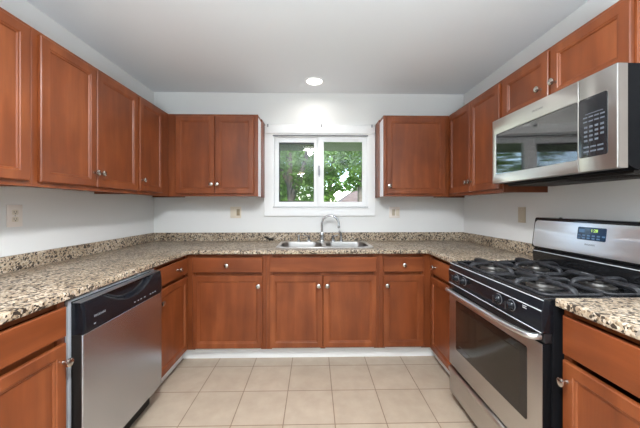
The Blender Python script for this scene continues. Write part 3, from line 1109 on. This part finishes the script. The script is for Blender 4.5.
# ------------------------------------------------------------------ microwave
MY0, MY1 = 1.062, 1.822
MZ0, MZ1 = 1.414, 1.828
mw = thing('microwave', 'stainless over the range microwave with mirror dark glass door', 'microwave', (1.37, (MY0 + MY1) / 2, MZ0))
bm = B()
prism(bm, [(1.214, MZ0 + 0.022), (1.25, MZ0), (1.565, MZ0), (1.565, MZ1), (1.214, MZ1)], 'y', MY0 + 0.003, MY1 - 0.003, 0.002)
obj('body', bm, BLACKSIDE, mw, True)
SEAM = 1.221
FX = Matrix(((0, 0, -1, 1.1705), (1, 0, 0, 0), (0, 1, 0, 0), (0, 0, 0, 1)))
GY0, GY1, GZ0, GZ1 = SEAM + 0.004, MY1 - 0.034, 1.476, 1.735
bm = plate2d([[(SEAM + 0.001, MZ0 + 0.006), (MY1, MZ0 + 0.006), (MY1, MZ1 - 0.002), (SEAM + 0.001, MZ1 - 0.002)], rrect(GY0, GY1, GZ0, GZ1, 0.012)], 0.020, 0.002)
bm.transform(FX @ Matrix.Translation((0, 0, -0.0195)))
box(bm, 1.189, 1.2135, SEAM + 0.001, MY1, MZ0 + 0.006, MZ1 - 0.002)
md = obj('door', bm, STEEL, mw, True)
bxobj('bezel', simple('steel_dim_reflection', (0.22, 0.19, 0.17), 0.4, 0.7), mw, 1.177, 1.2135, MY0 + 0.0005, SEAM - 0.001, MZ0 + 0.006, MZ1 - 0.002)  # stainless side, its dim brown reflection painted into the colour
ms_ = bxobj('control_side', STEEL, mw, 1.170, 1.1765, MY0, SEAM - 0.001, MZ0 + 0.006, MZ1 - 0.002, bev=0.002, seg=2)
# dark glass, very slightly dished
bm = B()
nu, nv = 48, 24
def gx_(y, z):
    a = (y - (GY0 + GY1) / 2) / ((GY1 - GY0) / 2)
    c = (z - (GZ0 + GZ1) / 2) / ((GZ1 - GZ0) / 2)
    return 1.1715 + DISH * (1 - a * a) + 0.0006 * (1 - c * c)
DISH = 0.0055
gg = [[bm.verts.new((gx_(GY0 + (GY1 - GY0) * i / nu, GZ0 + (GZ1 - GZ0) * j / nv), GY0 + (GY1 - GY0) * i / nu, GZ0 + (GZ1 - GZ0) * j / nv)) for j in range(nv + 1)] for i in range(nu + 1)]
for i in range(nu):
    for j in range(nv):
        bm.faces.new((gg[i][j], gg[i][j + 1], gg[i + 1][j + 1], gg[i + 1][j]))
bmesh.ops.solidify(bm, geom=bm.faces[:], thickness=0.004)
obj('door_glass', bm, DARKGLASS, md, True)
bm = plate2d([rrect(MY0 + 0.034, SEAM - 0.004, 1.480, 1.735, 0.010)], 0.003, 0.0008)
bm.transform(FX)
kp = obj('keypad_panel', bm, simple('keypad_black', (0.014, 0.014, 0.016), 0.12), ms_, True)
bm = B()
KX = 1.1672
def key(y, z, w, h):
    box(bm, KX, KX + 0.0008, y - w / 2, y + w / 2, z - h / 2, z + h / 2)
key(1.150, 1.664, 0.075, 0.003)
for zz in (1.650, 1.632):
    for k in range(4):
        key(1.187 - k * 0.024, zz, 0.019, 0.006)
for r_ in range(4):
    for k in range(4):
        if r_ == 3 and k == 3:
            continue
        key(1.185 - k * 0.023, 1.608 - r_ * 0.019, 0.015, 0.009)
for zz in (1.523, 1.504):
    for k in range(3):
        key(1.183 - k * 0.030, zz, 0.024, 0.007)
obj('key', bm, simple('dim_print', (0.085, 0.095, 0.115), 0.5), kp, True)
bm = text_bm('FRIGIDAIRE', 0.0145)
bm.transform(Matrix.Translation((1.1697, 1.450, 1.779)) @ TXR)
obj('lettering', bm, PRINTD, md, True)
bm = B()
box(bm, 1.26, 1.55, MY0 + 0.02, MY1 - 0.02, MZ0 - 0.012, MZ0 - 0.0005, 0.003)
for k in range(9):
    box(bm, 1.30 + k * 0.012, 1.304 + k * 0.012, MY0 + 0.10, MY0 + 0.36, MZ0 - 0.015, MZ0 - 0.011)
obj('bottom_grille', bm, BLACKM, mw, True)

# ------------------------------------------------------------------ wall plates
def wall_plate(name, label, cat, p, rz, W, Hh, mat, devices):
    """local +Y into the wall; devices: (kind, x)"""
    t = thing(name, label, cat, p, rz)
    bm = B(); box(bm, -W / 2, W / 2, -0.0068, -0.0003, -Hh / 2, Hh / 2, 0.0025)
    obj('cover_plate', bm, mat, t)
    for kind, x, m2 in devices:
        if kind == 'duplex':
            for z in (-0.0195, 0.0195):
                b_ = plate2d([rrect(x - 0.017, x + 0.017, z - 0.014, z + 0.014, 0.008)], 0.002, 0.0005)
                b_.transform(Matrix.Translation((0, -0.0055, 0)) @ Matrix.Rotation(PI / 2, 4, 'X'))
                r_ = obj('receptacle', b_, m2, t)
                bm = B()
                box(bm, x - 0.008, x - 0.0055, -0.0080, -0.0075, z - 0.002, z + 0.007)
                box(bm, x + 0.0055, x + 0.008, -0.0080, -0.0075, z - 0.002, z + 0.007)
                cyl(bm, (x, -0.0075, z - 0.007), (0, -1, 0), 0.003, 0.0006, 10)
                obj('slot', bm, SLOT, r_)
            bm = B(); cyl(bm, (x, -0.006, 0), (0, -1, 0), 0.003, 0.0012, 10)
            obj('screw', bm, NICKEL, t)
        elif kind == 'rocker':
            bm = B(); box(bm, x - 0.0165, x + 0.0165, -0.0085, -0.0055, -0.033, 0.033, 0.001)
            obj('rocker', bm, m2, t)
        elif kind == 'toggle':
            bm = B(); box(bm, x - 0.011, x + 0.011, -0.0075, -0.0055, -0.024, 0.024, 0.001)
            box(bm, x - 0.005, x + 0.005, -0.016, -0.007, -0.002, 0.012, 0.001)
            obj('toggle', bm, m2, t)
        elif kind == 'screws':
            for z in (-0.042, 0.042):
                bm = B(); cyl(bm, (x, -0.006, z), (0, -1, 0), 0.003, 0.0012, 10)
                obj('screw', bm, m2, t)
    return t
wall_plate('wall_outlet', 'off white duplex outlet on the left wall under the cabinets', 'outlet', (XL, 1.578, 1.219), R90, 0.080, 0.122, WHITEP, [('duplex', 0, IVORY)])
wall_plate('switch_plate', 'tan double plate with one dark rocker on the far wall left of the window', 'switch', (-0.812, D, 1.212), 0, 0.112, 0.118, IVORY, [('screws', -0.025, TAN), ('rocker', 0.026, simple('brown_rocker', (0.30, 0.23, 0.14), 0.4))])
wall_plate('switch_plate', 'pale double plate with rocker and outlet on the far wall right of the window', 'switch', (0.838, D, 1.211), 0, 0.112, 0.116, WHITEP, [('rocker', -0.012, TAN), ('rocker', 0.032, IVORY)])
wall_plate('blank_plate', 'plain tan plate on the right wall beside the range backguard', 'wall plate', (XR, 2.092, 1.208), -R90, 0.075, 0.118, TAN, [('screws', 0, IVORY)])

# ------------------------------------------------------------------ ceiling lights
def ceiling_light(label, x, y, r, power, mat, color, spread=150, drop=0.0, name='recessed_light'):
    t = thing(name, label, 'light', (x, y, HC))
    bm = B()
    lathe(bm, [(r, -0.0005), (r + 0.022, -0.0005), (r + 0.020, -0.006), (r + 0.004, -0.009), (r, -0.004)], (x, y, HC), (0, 0, 1), 36)
    obj('trim_ring', bm, TRIMW, t, True)
    bm = B()
    if drop:
        lathe(bm, [(r, -0.004), (r * 0.95, -drop * 0.5), (r * 0.7, -drop * 0.85), (0, -drop)], (x, y, HC), (0, 0, 1), 36)
    else:
        lathe(bm, [(0, -0.0035), (r, -0.0035), (r, -0.001), (0, -0.001)], (x, y, HC), (0, 0, 1), 36)
    obj('lens', bm, mat, t, True)
    if drop:
        d = bpy.data.lights.new('lamp', 'POINT')
        d.energy = power * 0.12
        d.color = color
        d.shadow_soft_size = 0.06
        a = bpy.data.objects.new('lamp', d)
        S.collection.objects.link(a)
        a.location = (0, 0, -drop - 0.07)
        a.parent = t
        a = area('lamp', (x, y, HC), (0, 0, 0), r * 1.9, 0, power * 0.85, color, 'DISK', spread)
        a.location = (0, 0, -drop - 0.012)
    else:
        a = area('lamp', (x, y, HC - 0.012), (0, 0, 0), r * 1.9, 0, power, color, 'DISK', spread)
        a.location = (0, 0, -0.012)
    a.parent = t
    return t
ceiling_light('round recessed ceiling light glowing above the sink', 0.0, 2.64, 0.072, SINK_LIGHT_POWER, LENS, (1.0, 0.97, 0.92), 160)
ceiling_light('round ceiling light over the kitchen floor above the camera', -0.08, 0.42, 0.14, CEIL_POWER, LENS, (0.93, 0.965, 1.0), 175, 0.05, 'ceiling_light')
ceiling_light('round warm ceiling light in the room behind the camera', -0.45, -3.6, 0.14, DINING_POWER, WARML, (0.92, 0.96, 1.0), 175, 0.05, 'ceiling_light')

# ------------------------------------------------------------------ outside
GZ = -1.0
bm = B(); box(bm, -30, 30, D + 0.2, 45, GZ - 0.2, GZ)
gr = obj('lawn', bm, rough_mat('grass_ground', (0.05, 0.12, 0.02), (0.11, 0.20, 0.04), 3.0))
tag(gr, 'green yard ground beyond the window', 'ground', kind='structure')
bm = B()
prism(bm, [(D + 0.135, 1.985), (D + 0.66, 1.985), (D + 0.66, 2.12), (D + 0.135, 2.40)], 'x', -3.5, 3.5)
ev = obj('trim_1', bm, simple('olive_soffit', (0.20, 0.21, 0.11), 0.7))
tag(ev, 'olive roof eave along the top of the window view', 'eave', kind='structure')

LEAF1 = leaf_mat('leaf_bright', (0.075, 0.17, 0.02), (0.16, 0.29, 0.05))
LEAF2 = leaf_mat('leaf_mid', (0.10, 0.22, 0.03), (0.21, 0.37, 0.07))
LEAF3 = leaf_mat('leaf_deep', (0.04, 0.12, 0.03), (0.09, 0.21, 0.05))
BARK = rough_mat('bark', (0.08, 0.065, 0.05), (0.16, 0.135, 0.11), 14)

def foliage(blobs, n, size, seed):
    rr = random.Random(seed)
    verts, faces = [], []
    tot = sum(b_[3] ** 2 for b_ in blobs)
    for (bx_, by_, bz_, br) in blobs:
        k = int(n * br ** 2 / tot)
        for _ in range(k):
            while True:
                p = Vector((rr.uniform(-1, 1), rr.uniform(-1, 1), rr.uniform(-1, 1)))
                if 0.15 < p.length < 1:
                    break
            p = p.normalized() * (p.length ** 0.45)
            c = Vector((bx_, by_, bz_)) + p * br
            s = size * rr.uniform(0.6, 1.3)
            q = Matrix.Rotation(rr.uniform(0, 2 * PI), 3, 'Z') @ Matrix.Rotation(rr.uniform(-1.0, 1.0), 3, 'X') @ Matrix.Rotation(rr.uniform(-1, 1), 3, 'Y')
            i = len(verts)
            for l in ((-0.5, 0, 0), (0, -0.28, 0.06), (0.5, 0, -0.05), (0, 0.28, 0.06)):
                verts.append(c + q @ (Vector(l) * s))
            faces.append((i, i + 1, i + 2, i + 3))
    me = bpy.data.meshes.new('foliage')
    me.from_pydata([tuple(v) for v in verts], [], faces)
    bm = bmesh.new()
    bm.from_mesh(me)
    bpy.data.meshes.remove(me)
    return bm

def tree(label, x, y, trunk, blobs, mat, n, size, seed, name='leafy_tree', cat='tree'):
    t = thing(name, label, cat, (x, y, GZ), 0, 'trees beyond the window')
    if trunk:
        bm = B()
        for path, r in trunk:
            tube(bm, path, r, 10, 5)
        obj('trunk', bm, BARK, t, True)
    obj('foliage', foliage(blobs, n, size, seed), mat, t, True, smooth=False)
    return t
def col_at(u, y):            # world x at depth y for a direction u
    return y * ((u - 320) / 281 + 0.02)
# dense trees behind the left pane
y = 9.0
x = col_at(290, y)
tree('tall grey trunked tree behind the left window pane', x, y,
     [([(x, y, GZ), (x + 0.03, y, 1.0), (x - 0.05, y, 3.5), (x - 0.02, y, 6)], [0.11, 0.10, 0.085, 0.06]),
      ([(x + 0.02, y, 1.4), (x + 0.45, y, 2.6), (x + 0.7, y + 0.2, 3.9)], [0.09, 0.07, 0.05]),
      ([(x, y, 1.9), (x - 0.5, y, 2.9), (x - 0.9, y, 4.0)], [0.07, 0.05, 0.04])],
     [(x - 0.9, y + 0.5, 2.6, 1.0), (x + 0.9, y + 0.6, 3.0, 0.9), (x - 0.2, y + 1.2, 3.8, 1.5), (x - 1.6, y + 0.8, 3.6, 1.2), (x - 0.55, y + 0.1, 1.75, 0.42), (x + 0.55, y - 0.1, 1.95, 0.45), (x + 0.1, y - 0.2, 2.55, 0.5), (x + 0.75, y, 1.25, 0.4), (x - 0.2, y, 1.2, 0.3)], LEAF2, 5000, 0.15, 1)
y = 16.0
x = col_at(296, y) - 0.5
tree('broad deep green tree farther back behind the left pane', x, y,
     [([(x, y, GZ), (x, y, 2.0), (x + 0.2, y, 5.0)], [0.25, 0.2, 0.12])],
     [(x - 1.7, y, 1.7, 2.0), (x + 0.4, y, 1.8, 1.8), (x - 0.8, y, 4.3, 2.4), (x + 1.0, y, 3.9, 1.4), (x - 2.9, y, 3.8, 1.9)], LEAF2, 12000, 0.33, 2)
y = 6.2
x = col_at(300, y)
tree('low bright green bush under the left window pane', x, y, None,
     [(x - 0.35, y, 0.75, 0.62), (x + 0.15, y + 0.2, 0.85, 0.66), (x + 0.6, y + 0.3, 0.70, 0.55), (x, y, -0.2, 0.8)], LEAF1, 2600, 0.12, 3, 'leafy_bush', 'bush')
# right pane
y = 8.0
x = col_at(333, y)
tree('bright leafy tree in the left of the right window pane', x, y,
     [([(x - 0.25, y, GZ), (x - 0.2, y, 1.0), (x + 0.1, y, 3.0), (x + 0.3, y, 4.2)], [0.09, 0.07, 0.05, 0.03])],
     [(x - 0.05, y, 2.55, 0.48), (x + 0.30, y, 2.75, 0.40), (x - 0.10, y, 1.95, 0.33), (x - 0.20, y, 1.45, 0.28), (x + 0.62, y + 0.1, 2.95, 0.30), (x + 0.30, y, 1.85, 0.16), (x + 0.1, y, 3.3, 0.6), (x - 0.12, y, 1.0, 0.34)], LEAF1, 5200, 0.135, 4)
y = 10.5
x = col_at(361, y)
tree('mid green tree at the right edge of the right pane', x, y,
     [([(x, y, GZ), (x - 0.05, y, 1.4), (x + 0.1, y, 3.6)], [0.10, 0.08, 0.04])],
     [(x - 0.05, y, 2.40, 0.42), (x + 0.40, y, 2.75, 0.50), (x - 0.15, y, 3.05, 0.28), (x + 0.25, y, 3.45, 0.40), (x - 0.55, y, 3.50, 0.22), (x + 0.6, y, 2.2, 0.35), (x - 0.35, y, 2.75, 0.20), (x - 0.30, y + 0.2, 2.15, 0.30), (x - 0.62, y + 0.2, 3.05, 0.22)], LEAF2, 3600, 0.15, 5)

x, y = -6.0, 11.5
tree('leafy tree left of the window view, mirrored in the microwave door', x, y,
     [([(x, y, GZ), (x, y, 1.6), (x + 0.1, y, 3.8)], [0.10, 0.08, 0.04])],
     [(x, y, 2.5, 0.8), (x + 0.5, y, 3.3, 0.8), (x - 0.4, y + 0.2, 3.5, 0.6)], LEAF1, 1000, 0.17, 6)
hy = 15.0
hs = thing('neighbor_house', 'low house with a brown pitched roof beyond the right pane', 'house', (4.0, hy + 2, GZ))
bm = B(); box(bm, 1.6, 9.0, hy, hy + 5, GZ, 1.25)
obj('wall', bm, rough_mat('brick_red', (0.25, 0.12, 0.08), (0.34, 0.18, 0.12), 20), hs, True)
bm = B()
a = [(1.0, hy - 0.5, 1.25), (9.6, hy - 0.5, 1.25), (9.6, hy + 5.5, 1.25), (1.0, hy + 5.5, 1.25)]
v = [bm.verts.new(p) for p in a] + [bm.verts.new((2.9, hy + 2.5, 2.62)), bm.verts.new((7.5, hy + 2.5, 2.62))]
w = [bm.verts.new((p[0], p[1], p[2] - 0.14)) for p in a]
for f in ((v[0], v[1], v[5], v[4]), (v[1], v[2], v[5]), (v[2], v[3], v[4], v[5]), (v[3], v[0], v[4]), (w[3], w[2], w[1], w[0])):
    bm.faces.new(f)
for k in range(4):
    bm.faces.new((w[k], w[(k + 1) % 4], v[(k + 1) % 4], v[k]))
bmesh.ops.recalc_face_normals(bm, faces=bm.faces[:])
obj('roof', bm, rough_mat('brown_shingle', (0.10, 0.07, 0.055), (0.155, 0.115, 0.095), 8), hs, True)
